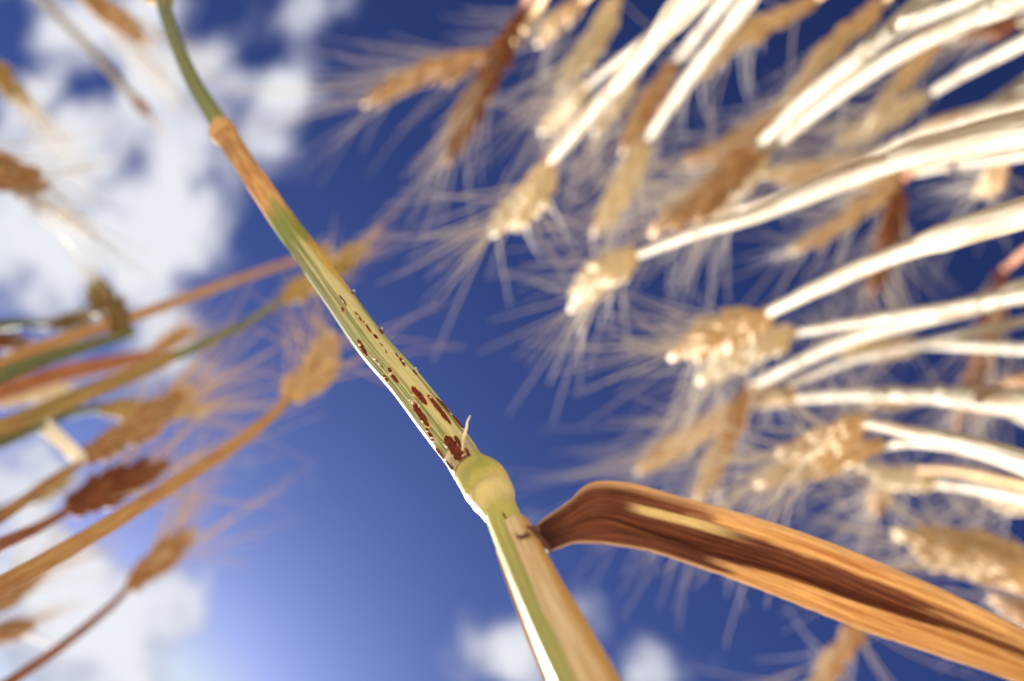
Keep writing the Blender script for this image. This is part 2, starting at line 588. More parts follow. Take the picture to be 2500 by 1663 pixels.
    V, F, UV = skin(axc, 0, axc.m-1, 120, 72, lambda s, a, L: 1+0.012*math.sin(a*13)+0.02*noise.noise(Vector((math.cos(a)*1.2, math.sin(a)*1.2, L*60))))
    cm = ramp_mat('culm_green', [(0, (.55, .47, .18)), (.12, (.47, .45, .11)), (.4, (.36, .37, .10)), (1, (.33, .35, .11))], 0.45, 26, dark=(.58, .50, .22))
    part('culm', V, F, UV, cm)
    tail0 = axc.P[-1]
    tdir = (axc.P[-1]-axc.P[-4]).normalized()
    pts = [axc.P[-4], tail0, tail0+tdir*0.03, Vector((0.03, 0.105, 0.42)), Vector((0.05, 0.17, 0.2)), base+Vector((0, 0, -0.01))]
    q = [Vector(t) for t in spline([tuple(p) for p in pts], 8)]
    mb = MB(); mb.tube([p-base for p in q], [axc.r[-1]*0.99]*len(q), 16)
    obj('lower_culm', mb.mesh('lower_culm'), M['straw_tan'], root)

    # --- withered lower sheath half wrapped round the culm
    ns, nph = 110, 44
    V = []; F = []; UV = []
    i0 = 14*2-5.0
    for i in range(ns+1):
        f = i/ns
        s = i0+(axc.m-1-i0)*f
        P, r, c, sd, t, L = axc.lerp(s)
        for k in range(nph+1):
            g = k/nph
            a0 = -0.02-0.12*f+0.10*noise.noise(Vector((f*6, 0, 2)))
            a = a0+(4.3-a0)*g
            rr = r*(1.05+0.36*math.sin(min(g*1.5, 1)*math.pi*0.5)*min(1, .35+f*1.6)) + 0.00005*math.sin(g*60+f*3)
            rr *= 1+0.02*noise.noise(Vector((g*5, f*9, 1.0)))
            sh = Vector()
            if f < 0.10:
                sh = t*(-0.0009*(0.1-f)*10*math.sin(g*3.4))
            V.append(P+c*(math.cos(a)*rr)+sd*(math.sin(a)*rr+r*0.10*f)+sh)
            UV.append((f, g))
    w = nph+1
    for i in range(ns):
        for k in range(nph):
            F.append((i*w+k, i*w+k+1, (i+1)*w+k+1, (i+1)*w+k))
    wm, N = new_mat('withered_sheath')
    uv = N.sep(N.n('ShaderNodeUVMap').outputs[0])
    st = N.noise(N.comb(N.math('MULTIPLY', uv[0], 3), N.math('MULTIPLY', uv[1], 30)), 1.0, 4, 0.55)
    pz = N.noise(N.comb(N.math('MULTIPLY', uv[0], 5), N.math('MULTIPLY', uv[1], 6)), 1.0, 3, 0.55)
    c = N.mix(N.smooth(st, .36, .64), (.58, .42, .22), (.76, .63, .42))
    c = N.mix(N.smooth(N.math('ADD', uv[1], N.math('MULTIPLY', N.math('SUBTRACT', pz, .5), .16)), .13, .25), c, (.55, .33, .10))
    finish(wm, N, c, 0.5, 0.25, bump=st, bump_d=0.0003)
    ws = part('withered_sheath', V, F, UV, wm)
    sol = ws.modifiers.new('thickness', 'SOLIDIFY'); sol.thickness = 0.00012; sol.offset = 0

    # --- leaf blade
    top = [(1292, 1300), (1318, 1272), (1352, 1243), (1383, 1212), (1413, 1189), (1448, 1176), (1497, 1174), (1555, 1182), (1650, 1208),
           (1841, 1262), (2033, 1327), (2186, 1384), (2301, 1430), (2500, 1530), (2720, 1650), (2960, 1800)]
    bot = [(1316, 1348), (1340, 1347), (1362, 1337), (1385, 1331), (1412, 1327), (1440, 1325), (1487, 1325), (1543, 1335), (1625, 1358),
           (1803, 1419), (1956, 1480), (2090, 1534), (2220, 1577), (2454, 1656), (2690, 1750), (2960, 1812)]
    dep_t = [.0865, .0865, .0868, .087, .0872, .0875, .088, .0885, .089, .0895, .089, .0878, .0865, .0835, .079, .074]
    dep_b = [.0855, .085, .0842, .0838, .0835, .0835, .084, .0845, .085, .086, .086, .085, .084, .0815, .078, .074]
    rowsL = [(a[0], a[1], da, b[0], b[1], db) for a, b, da, db in zip(top, bot, dep_t, dep_b)]
    q = spline(rowsL, 12)
    nu = len(q); nv = 56
    V = []; UV = []; F = []
    lens = [0.0]
    mids = [at((a[0]+a[3])/2, (a[1]+a[4])/2, (a[2]+a[5])/2) for a in q]
    for i in range(1, nu):
        lens.append(lens[-1]+(mids[i]-mids[i-1]).length)
    for i, (tx, ty, td, bx, by, bd) in enumerate(q):
        A = at(tx, ty, td); B = at(bx, by, bd)
        wdt = (B-A).length
        f = i/(nu-1)
        T = (mids[min(i+1, nu-1)]-mids[max(i-1, 0)]).normalized()
        nrm = (B-A).cross(T).normalized()
        if nrm.z < 0:
            nrm = -nrm                       # away from the lens
        grow = min(1, f*7)
        for k in range(nv+1):
            g = k/nv
            p = A.lerp(B, g)
            ch = math.sin(math.pi*g)**0.8*0.20*wdt*grow              # gutter
            c2 = -0.085*wdt*math.exp(-((g-0.36-.08*f)/0.13)**2)*min(1, max(0, f*2.2-.15))   # raised pleat
            c3 = 0.16*wdt*math.exp(-((g-0.60+.38*max(0, f-.4))/0.085)**2)*min(1, max(0, f*2-.1))       # deep fold
            c4 = 0.05*wdt*math.exp(-((g-0.47)/0.02)**2)*(1-min(1, f*2.2))               # midrib crease
            rim = 0.10*wdt*(math.exp(-(g/0.06)**2))*grow*(0.5+0.5*math.sin(f*9))
            rip = 0.010*wdt*math.sin(g*62+3*noise.noise(Vector((f*8, g*2, 5))))*grow
            lum = 0.07*wdt*noise.noise(Vector((f*7, g*2.4, 9.0)))*grow
            p = p+nrm*(ch+c2+c3+c4+rim+rip+lum)
            ed = (1 if k == nv else 0)
            if ed:
                p = p+(B-A)*(0.012*noise.noise(Vector((f*90, 1, 1)))+0.008*noise.noise(Vector((f*260, 3, 1))))
            V.append(p); UV.append((lens[i]/0.046, g))
    w = nv+1
    for i in range(nu-1):
        for k in range(nv):
            F.append((i*w+k, i*w+k+1, (i+1)*w+k+1, (i+1)*w+k))
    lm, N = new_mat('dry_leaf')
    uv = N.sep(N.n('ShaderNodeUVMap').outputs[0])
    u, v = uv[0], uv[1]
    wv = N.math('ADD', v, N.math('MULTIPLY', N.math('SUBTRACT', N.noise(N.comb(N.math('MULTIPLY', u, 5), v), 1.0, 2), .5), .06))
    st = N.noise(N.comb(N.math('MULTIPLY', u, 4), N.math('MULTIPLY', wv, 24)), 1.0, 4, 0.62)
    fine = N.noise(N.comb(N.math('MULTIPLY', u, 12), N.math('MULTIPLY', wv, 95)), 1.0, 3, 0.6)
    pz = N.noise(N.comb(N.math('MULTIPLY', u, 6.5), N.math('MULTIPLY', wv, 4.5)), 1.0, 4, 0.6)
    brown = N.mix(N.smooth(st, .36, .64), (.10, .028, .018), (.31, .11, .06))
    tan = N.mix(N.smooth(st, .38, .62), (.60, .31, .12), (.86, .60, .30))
    brown = N.mix(N.math('MULTIPLY', N.smooth(u, .09, .02), .8), brown, (.06, .02, .016))  # shade of the leaf underside painted in at its base
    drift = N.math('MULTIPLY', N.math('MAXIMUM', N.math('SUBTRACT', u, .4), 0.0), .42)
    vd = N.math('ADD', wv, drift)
    # withering and painted-in underside shade: chestnut near the stem, straw orange along both margins further out
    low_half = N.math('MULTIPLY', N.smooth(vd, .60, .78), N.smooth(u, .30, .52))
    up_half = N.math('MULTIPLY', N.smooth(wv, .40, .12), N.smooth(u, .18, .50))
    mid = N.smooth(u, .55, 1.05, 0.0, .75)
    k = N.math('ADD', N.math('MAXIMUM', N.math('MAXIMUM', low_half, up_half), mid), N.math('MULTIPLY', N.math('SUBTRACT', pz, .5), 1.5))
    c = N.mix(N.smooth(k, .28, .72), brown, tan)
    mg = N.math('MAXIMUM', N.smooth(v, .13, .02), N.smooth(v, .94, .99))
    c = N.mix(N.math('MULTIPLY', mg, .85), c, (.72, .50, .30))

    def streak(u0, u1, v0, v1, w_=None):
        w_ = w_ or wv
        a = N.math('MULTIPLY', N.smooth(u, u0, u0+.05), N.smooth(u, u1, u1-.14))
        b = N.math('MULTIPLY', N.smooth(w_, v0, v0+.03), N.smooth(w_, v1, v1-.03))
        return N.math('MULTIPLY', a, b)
    c = N.mix(N.math('MULTIPLY', streak(.19, .48, .20, .40), N.smooth(fine, .3, .55, .45, 1.0)), c, (.80, .66, .36))  # painted patch of light shining through the blade
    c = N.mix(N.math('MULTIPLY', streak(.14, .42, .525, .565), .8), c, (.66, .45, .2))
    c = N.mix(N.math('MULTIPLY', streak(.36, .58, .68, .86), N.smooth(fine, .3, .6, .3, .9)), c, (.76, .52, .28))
    c = N.mix(N.math('MULTIPLY', streak(.36, 2.0, .53, .64, vd), .85), c, (.14, .034, .02))  # groove shade painted as a dark band along the fold
    c = N.mix(N.math('MULTIPLY', streak(.03, .5, .47, .505), .7), c, (.09, .028, .016))  # shade of the midrib crease, put into the colour
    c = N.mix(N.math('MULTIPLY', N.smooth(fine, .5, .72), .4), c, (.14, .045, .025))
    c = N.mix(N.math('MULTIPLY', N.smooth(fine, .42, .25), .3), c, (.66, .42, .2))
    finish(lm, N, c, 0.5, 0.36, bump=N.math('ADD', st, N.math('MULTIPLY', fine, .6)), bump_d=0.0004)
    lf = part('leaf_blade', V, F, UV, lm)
    sol = lf.modifiers.new('thickness', 'SOLIDIFY'); sol.thickness = 0.00014; sol.offset = 0

    # auricles: two small dark claws at the collar of the leaf
    au, N = new_mat('auricle_brown')
    finish(au, N, (.10, .035, .03), 0.5, 0.1)
    for pts in ([(1288, 1307, .0838), (1276, 1311, .0832), (1264, 1309, .0831), (1258, 1303, .0833)],
                [(1318, 1296, .0840), (1304, 1290, .0842), (1292, 1288, .0846), (1286, 1283, .0850)]):
        q = [at(*t) for t in spline(pts, 4)]
        mb = MB(); n = len(q)
        mb.tube([p-base for p in q], [pxsize(15*(1-.75*i/(n-1)), .084)*.5 for i in range(n)], 8, wob=.2)
        obj('auricle', mb.mesh('auricle'), au, lf)
    # junction of blade and sheath
    q = [at(*t) for t in spline([(1284, 1296, .0858), (1304, 1306, .0852), (1326, 1325, .0848), (1344, 1346, .0850)], 5)]
    mb = MB(); n = len(q)
    mb.tube([p-base for p in q], [pxsize(18-6*abs(i/(n-1)-.5), .085)*.5 for i in range(n)], 8, wob=.25)
    obj('leaf_collar', mb.mesh('leaf_collar'), au, lf)

    # --- rust sori (raised powdery blisters) on the sheath
    rm, N = new_mat('rust_spores')
    tc = N.n('ShaderNodeTexCoord')
    nz = N.noise(tc.outputs['Object'], 3200, 4, 0.7)
    nb = N.noise(tc.outputs['Object'], 700, 2, 0.6)
    c = N.mix(N.smooth(nz, .32, .68), (.070, .013, .009), (.21, .046, .022))
    c = N.mix(N.math('MULTIPLY', N.smooth(nb, .6, .8), .35), c, (.30, .09, .035))
    finish(rm, N, c, 0.95, 0.0, bump=nz, bump_d=0.0004, spec=0.1)
    fm, N = new_mat('torn_epidermis')
    finish(fm, N, (.84, .78, .68), 0.45, 0.4)
    hm, N = new_mat('rust_halo')
    tc = N.n('ShaderNodeTexCoord')
    nz = N.noise(tc.outputs['Object'], 2200, 4, 0.7)
    finish(hm, N, N.mix(N.smooth(nz, .35, .65), (.46, .24, .08), (.66, .50, .21)), 0.7, 0.15, bump=nz, bump_d=0.0003)

    Z = lambda x, y: (780+x/3.135, 650+y/3.135)
    sori = [  # points along the blister (zoom coordinates), width, lift
        ([(150, 222), (180, 262), (208, 306)], 17), ([(172, 314), (188, 350)], 24),
        ([(272, 352), (300, 388), (328, 428)], 15), ([(334, 420), (365, 465), (400, 515)], 22), ([(414, 524), (446, 556)], 21),
        ([(466, 588), (482, 612)], 15), ([(500, 640), (520, 668)], 10),
        ([(296, 560), (330, 625), (370, 690)], 31), ([(432, 706), (458, 742), (492, 780)], 11),
        ([(530, 778), (552, 812)], 32), ([(556, 832), (582, 864), (604, 894)], 33), ([(492, 826), (526, 884)], 20),
        ([(578, 668), (604, 700)], 14), ([(610, 704), (634, 735), (654, 766)], 19),
        ([(706, 924), (760, 985), (822, 1062)], 56), ([(826, 986), (880, 1050), (945, 1135), (1008, 1214)], 37),
        ([(722, 1048), (752, 1100), (790, 1160), (842, 1230)], 50), ([(818, 1236), (848, 1285), (880, 1340)], 36),
        ([(964, 1296), (1010, 1370), (1060, 1440), (1118, 1518)], 82), ([(1036, 1302), (1062, 1345), (1090, 1396)], 36),
        ([(1116, 1392), (1134, 1430), (1150, 1470)], 28), ([(890, 1384), (925, 1428), (962, 1480)], 26),
        ([(968, 1484), (1004, 1532), (1030, 1566)], 18), ([(1136, 1480), (1152, 1502)], 18),
        ([(896, 1010), (950, 1070), (1000, 1130)], 14), ([(1010, 1140), (1060, 1195), (1098, 1240)], 14),
        ([(240, 196), (256, 214)], 13), ([(456, 482), (486, 520)], 13), ([(712, 794), (748, 838)], 14)]

    def blister(axis, pts, width, mat, name, parent, lift=0.00013, seed=0.0, grow=1.0, aj=1.0):
        q = spline(pts, 22 if len(pts) > 2 else 16)
        n = len(q); m = 14
        V = []; F = []
        for i, (x, y) in enumerate(q):
            f = i/(n-1)
            end = (1-abs(2*f-1)**3.4)**0.75*(1-.22*f*math.sin(seed*9)-.2*(1-f)*math.sin(seed*5+1)) if 0 < f < 1 else 0.02
            j = max(i, 1); a = q[j-1]; b = q[j]
            dx, dy = b[0]-a[0], b[1]-a[1]; l = math.hypot(dx, dy)
            nx, ny = -dy/l, dx/l
            for k in range(m+1):
                g = 2*k/m-1
                rag = 1+0.30*noise.noise(Vector((f*len(pts)*2.0+seed, g*.8+seed, seed*3)))+0.30*noise.noise(Vector((f*9*len(pts)+seed, (3 if g > 0 else -3), seed)))+0.22*noise.noise(Vector((f*21*len(pts)+seed, (5 if g > 0 else -5), seed)))
                off = g*width*0.41*end*rag*grow/3.135
                s, phi = axis.locate(x+nx*off, y+ny*off)
                bump = (1-g*g)**0.5*end
                h = lift*bump*(0.9+0.5*noise.noise(Vector((f*17+seed, g*4, 2.2))))*aj-0.00003
                V.append(axis.surf(s, phi, 1.028, h)-base)
        for i in range(n-1):
            for k in range(m):
                F.append((i*(m+1)+k, i*(m+1)+k+1, (i+1)*(m+1)+k+1, (i+1)*(m+1)+k))
        return obj(name, mesh_from(name, V, F, None), mat, parent)

    for i, (pts, w) in enumerate(sori):
        pz = [Z(*p) for p in pts]
        blister(ax, pz, w, rm, 'rust_pustule', sheath, seed=i*1.7, lift=0.00010+0.0000022*w)
        # scorched rim just under the blister
        if w > 12 and i < 24:
            a, b = pz[0], pz[-1]
            l = math.hypot(b[0]-a[0], b[1]-a[1]); ex = 3.5/l
            p2 = [(a[0]-(b[0]-a[0])*ex, a[1]-(b[1]-a[1])*ex)]+pz[1:-1]+[(b[0]+(b[0]-a[0])*ex, b[1]+(b[1]-a[1])*ex)]
            blister(ax, p2, w, hm, 'scorched_rim', sheath, seed=i*2.3+5, lift=0.00005, grow=1.2, aj=.8)
    blister(axc, [(1227, 1251), (1236, 1269)], 15, rm, 'rust_speck', root, seed=3.3, lift=0.00008)

    # torn curls of epidermis along the blisters
    rnd = random.Random(5)
    flakes = [(728, 998, 26, .5), (705, 1030, 30, .2), (724, 1050, 26, 1.2), (770, 1075, 22, 1.6), (560, 830, 26, -.6), (548, 836, 22, .4),
              (322, 605, 20, .6), (508, 850, 24, .4), (520, 868, 20, 1.0), (435, 715, 24, .4), (470, 752, 26, .9), (985, 1392, 30, .8),
              (972, 1376, 22, .4), (875, 1310, 24, .5), (1120, 1470, 24, 1.3), (1128, 1505, 26, 1.0), 
              (838, 1262, 20, .6), (472, 600, 22, .7), (352, 455, 20, .9), (300, 400, 18, .9), (636, 745, 20, .7), (250, 204, 16, .3), (466, 490, 16, .6),
              (724, 800, 18, .7), (738, 820, 16, .8), (800, 1190, 20, .9), (186, 285, 18, .9), (846, 1020, 16, .8)]
    for zx, zy, ln, ang in flakes:
        q = []
        for i in range(6):
            f = i/5
            aa = ang+0.9*(f-.5)*rnd.choice((-1, 1))
            x, y = Z(zx+ln*(f-.5)*math.cos(aa), zy+ln*(f-.5)*math.sin(aa))
            s, phi = ax.locate(x, y)
            q.append(ax.surf(s, phi, 1.02, 0.00016+0.00022*math.sin(f*math.pi)*rnd.uniform(.6, 1.2))-base)
        mb = MB(); mb.tube(q, [0.000065*(1-.5*abs(2*i/5-1)) for i in range(6)], 5)
        obj('epidermis_flake', mb.mesh('epidermis_flake'), fm, sheath)
    # the loose white strand that stands off the largest blister
    s, phi = ax.locate(1130, 1104)
    p0 = ax.surf(s, phi, 1.02, 0.0001)
    pts = [p0, at(1130, 1085, .0958), at(1133, 1064, .0955), at(1139, 1045, .0958), at(1141, 1030, .0965), at(1148, 1015, .097)]
    q = [Vector(t) for t in spline([tuple(p) for p in pts], 6)]
    n = len(q)
    mb = MB(); mb.tube([p-base for p in q], [0.00004+0.00011*math.sin(math.pi*min(1, .12+.85*(i/(n-1))))**.7 for i in range(n)], 7, wob=.25)
    obj('epidermis_strand', mb.mesh('epidermis_strand'), fm, sheath)
    return root, base, ax3


MAIN, MAIN_BASE, AX_PED = build_main()

# ------------------------------------------------------------------ wheat heads
def glume(mb, off, ln, wd, th, tilt, roll):
    """one boat-shaped glume added to MB, base at off, pointing +Z"""
    rot = Matrix.Rotation(roll, 3, 'Z') @ Matrix.Rotation(tilt, 3, 'Y')
    prof = [(0, .30), (.14, .78), (.36, 1.0), (.60, .86), (.82, .46), (1.0, .05)]
    seg = 6
    b = len(mb.V)
    for h, r in prof:
        for k in range(seg):
            a = 2*math.pi*k/seg
            keel = 1.18 if k == 0 else 1.0
            v = rot @ Vector((math.cos(a)*r*th*.5*keel, math.sin(a)*r*wd*.5, h*ln))
            mb.V.append(v+off); mb.UV.append((h, k/seg))
    for i in range(len(prof)-1):
        for k in range(seg):
            k2 = (k+1) % seg
            mb.F.append((b+i*seg+k, b+i*seg+k2, b+(i+1)*seg+k2, b+(i+1)*seg+k))


SPK = {}


def spikelet_mesh(kind, var):
    key = (kind, var)
    if key not in SPK:
        rnd = random.Random(var*7+3)
        mb = MB()
        j = lambda a: a*rnd.uniform(.85, 1.15)
        glume(mb, Vector((0, 0, 0)), j(.0100), j(.0050), j(.0040), j(.05), 0)
        glume(mb, Vector((0, .0011, .0004)), j(.0100), j(.0042), j(.0036), j(.20), R(75))
        glume(mb, Vector((0, -.0011, .0004)), j(.0100), j(.0042), j(.0036), j(.20), R(-75))
        me = mb.mesh('spikelet')
        me.materials.append(M[kind])
        SPK[key] = me
    return SPK[key]


def add_head(root, base, A, B, width, kind, awn, awn_len, seed, n=22, nawn=2, spread=(14, 46), athick=1.0):
    """head part of a stalk: rachis mesh with spikelets and an awn tuft below it. A, B world points"""
    rnd = random.Random(seed)
    L = (B-A).length
    sc = width/0.0095
    t = (B-A).normalized()
    bend = t.orthogonal().normalized()*L*rnd.uniform(-.06, .06)
    pts = [A+t*(L*f)+bend*math.sin(f*math.pi) for f in [i/8 for i in range(9)]]
    mb = MB(); mb.tube([p-A for p in pts], [0.0021*sc*(.45+.75*math.sin(math.pi*(.12+.80*i/8))) for i in range(9)], 8, wob=.3)
    head = obj('head', mb.mesh('rachis'), M[kind], root, A-base)
    x0 = t.orthogonal().normalized()
    x0 = Matrix.Rotation(rnd.uniform(0, math.pi), 3, t) @ x0
    y0 = t.cross(x0)
    mba = MB()
    body = max(L-0.007*sc, L*.7)
    for i in range(n):
        f = (i+.3)/n
        side = 1 if i % 2 else -1
        p = A+t*(body*f)+bend*math.sin(f*math.pi)-A
        top = i >= n-1
        tilt = 0.0 if top else R(rnd.uniform(17, 30))*side
        taper = (0.72+0.42*math.sin(math.pi*min(1, f*1.05)**0.8))*rnd.uniform(.92, 1.1)
        ja = rnd.uniform(-.5, .5)
        xs = (x0*math.cos(ja)+y0*math.sin(ja))*side
        z = (t*math.cos(tilt)+xs*abs(math.sin(tilt))).normalized()
        x = (xs-z*xs.dot(z)).normalized()
        y = z.cross(x)
        s = sc*taper*rnd.uniform(.74, .90)
        m = Matrix((x*s, y*s, z*s*min(1.25, max(.8, L/(.055*sc))))).transposed().to_4x4()
        m.translation = p+xs*0.0009*sc
        o = obj('spikelet', spikelet_mesh(kind, rnd.randrange(4)), None, head)
        o.matrix_basis = m
        for q in range(nawn if nawn else 1+i % 2):
            sp = R(rnd.uniform(*spread))
            az = rnd.gauss(0, .75)
            out = (x0*side*math.cos(az)+y0*math.sin(az)).normalized()
            d0 = (t*math.cos(sp*.8)+out*math.sin(sp*.8)).normalized()
            d1 = (t*math.cos(sp*1.06)+out*math.sin(sp*1.06)).normalized()
            al = awn_len*rnd.uniform(.55, 1.05)
            st = p+z*0.009*sc
            seg = 7
            P = [st]
            for k in range(seg):
                g = (k+.5)/seg
                P.append(P[-1]+(d0.lerp(d1, g)).normalized()*(al/seg))
            mba.tube(P, [0.00026*athick*(1-.72*k/seg) for k in range(seg+1)], 3, caps=False)
    tuft = obj('awn_tuft', mba.mesh('awn_tuft'), M[awn], head)
    tuft['kind'] = 'stuff'
    return head


# head of the main stalk (only its foot shows)
add_head(MAIN, MAIN_BASE, at(394, -8, .1825), at(372, -190, .222), .0085, 'husk_olive', 'awn_tan', .06, 77, spread=(8, 22))


# ------------------------------------------------------------------ the crop around it
def stalk(label, head, tip, w, kind, stem, straw, group, sw=None, grow=1.75, awn='awn_pale', awn_len=.06, spread=(14, 46),
          seed=None, sheath=None, hw=.0088, dfix=None, nawn=None, n=22, athick=1.0, smat=None):
    """head, tip, stem points in photograph pixels; w head width in pixels; stem runs from the head outwards and down"""
    seed = seed if seed is not None else int(head[0]*3+head[1]*7) % 9973
    rnd = random.Random(seed)
    d = dfix if dfix else min(.47, max(.19, FOC*hw/w))
    width = pxsize(w, d)
    A = at(*head, d)
    lat = math.hypot(tip[0]-head[0], tip[1]-head[1])*d/FOC
    L = max(.046*width/.0088, lat*1.18)
    dz = math.sqrt(max(L*L-lat*lat, 1e-6))
    B = at(*tip, d+dz)
    # lateral grows with depth, recompute so that the true length stays plausible
    L2 = (B-A).length
    if L2 > L*1.3:
        B = at(*tip, d+dz*.6)
    sw = (sw if sw else w*.42)*(.88 if straw == 'straw_cream' else 1)
    rows = [(head[0], head[1], sw*.82, d)]
    tot = 0; prev = head; cum = []
    for p in stem:
        tot += math.hypot(p[0]-prev[0], p[1]-prev[1]); cum.append(tot); prev = p
    for p, c in zip(stem, cum):
        f = c/tot
        dd = d/(1+(grow-1)*f)
        rows.append((p[0], p[1], sw, dd))
    q = spline(rows, 8)
    P = [at(a, b, c) for a, b, _, c in q]
    rad = [pxsize(sw, d)*.5*(0.86+.14*min(1, i/10)) for i in range(len(q))]
    # on down to the soil
    e = P[-1]; dirv = (P[-1]-P[-5])
    out = Vector((e.x, e.y, 0)); out = out.normalized() if out.length > 1e-5 else Vector((1, 0, 0))
    sl = dirv.xy/max(1e-4, abs(dirv.z))
    gx = Vector((e.x, e.y))+Vector((sl.x, sl.y))*0.10
    k = max(0.0, .03-(gx-Vector((e.x, e.y))).dot(out.xy))
    gx += out.xy*k
    g1 = Vector((gx.x, gx.y, e.z*.55)); g0 = Vector((gx.x+out.x*.02+rnd.uniform(-.02, .02), gx.y+out.y*.02+rnd.uniform(-.02, .02), -.004))
    ln = (g0-e).length
    m0 = (P[-1]-P[-3]).normalized()*ln*.6; m1 = Vector((0, 0, -1))*ln*.9
    low = []
    for j in range(1, 15):
        f = j/14
        low.append(e*(2*f**3-3*f*f+1)+m0*(f**3-2*f*f+f)+g0*(3*f*f-2*f**3)+m1*(f**3-f*f))
    P2 = P+low
    rad2 = rad+[rad[-1]*1.05]*len(low)
    base = Vector((g0.x, g0.y, 0))
    root = thing('wheat_stalk', label, 'wheat stalk', base, group)
    mb = MB(); mb.tube([p-base for p in P2], rad2, 9, wob=.05, seed=seed*.37)
    st = obj('stem', mb.mesh('stem'), M[straw], root)
    if sheath:                                 # thicker leaf sheath from fraction f0 outwards
        for f0, k in (sheath if isinstance(sheath, list) else [sheath]):
            i0 = int(f0*(len(P)-1))
            PP = P2[i0:]; mbs = MB()
            rr = [rad2[i0]*(k*(.55+.45*min(1, .25+j/5))) for j in range(len(PP))]
            mbs.tube([p-base for p in PP], rr, 9, wob=.16, seed=seed*.11+k)
            obj('sheath', mbs.mesh('sheath'), M[smat or straw], st)
    # joint where stem meets the head
    mbj = MB(); tt = (P[0]-P[2]).normalized()
    mbj.tube([P[0]-tt*.0022-base, P[0]-base, P[0]+tt*.0022-base], [rad[0]*1.0, rad[0]*1.28, rad[0]*.8], 8)
    obj('joint', mbj.mesh('joint'), M['straw_tan' if straw == 'straw_cream' else straw], st)
    add_head(root, base, A, B, width, kind, awn, awn_len, seed, n=n, nawn=nawn, spread=spread, athick=athick)
    return root


GR = 'bleached wheat stalks lit by the sun'
GL = 'backlit wheat stalks against the clouds'
T = 'husk_tan'; C = 'husk_cream'; B_ = 'husk_brown'; U = 'husk_rust'; O = 'husk_olive'
sc_, st_, so_, sr_, sg_ = 'straw_cream', 'straw_tan', 'straw_orange', 'straw_rust', 'straw_olive'

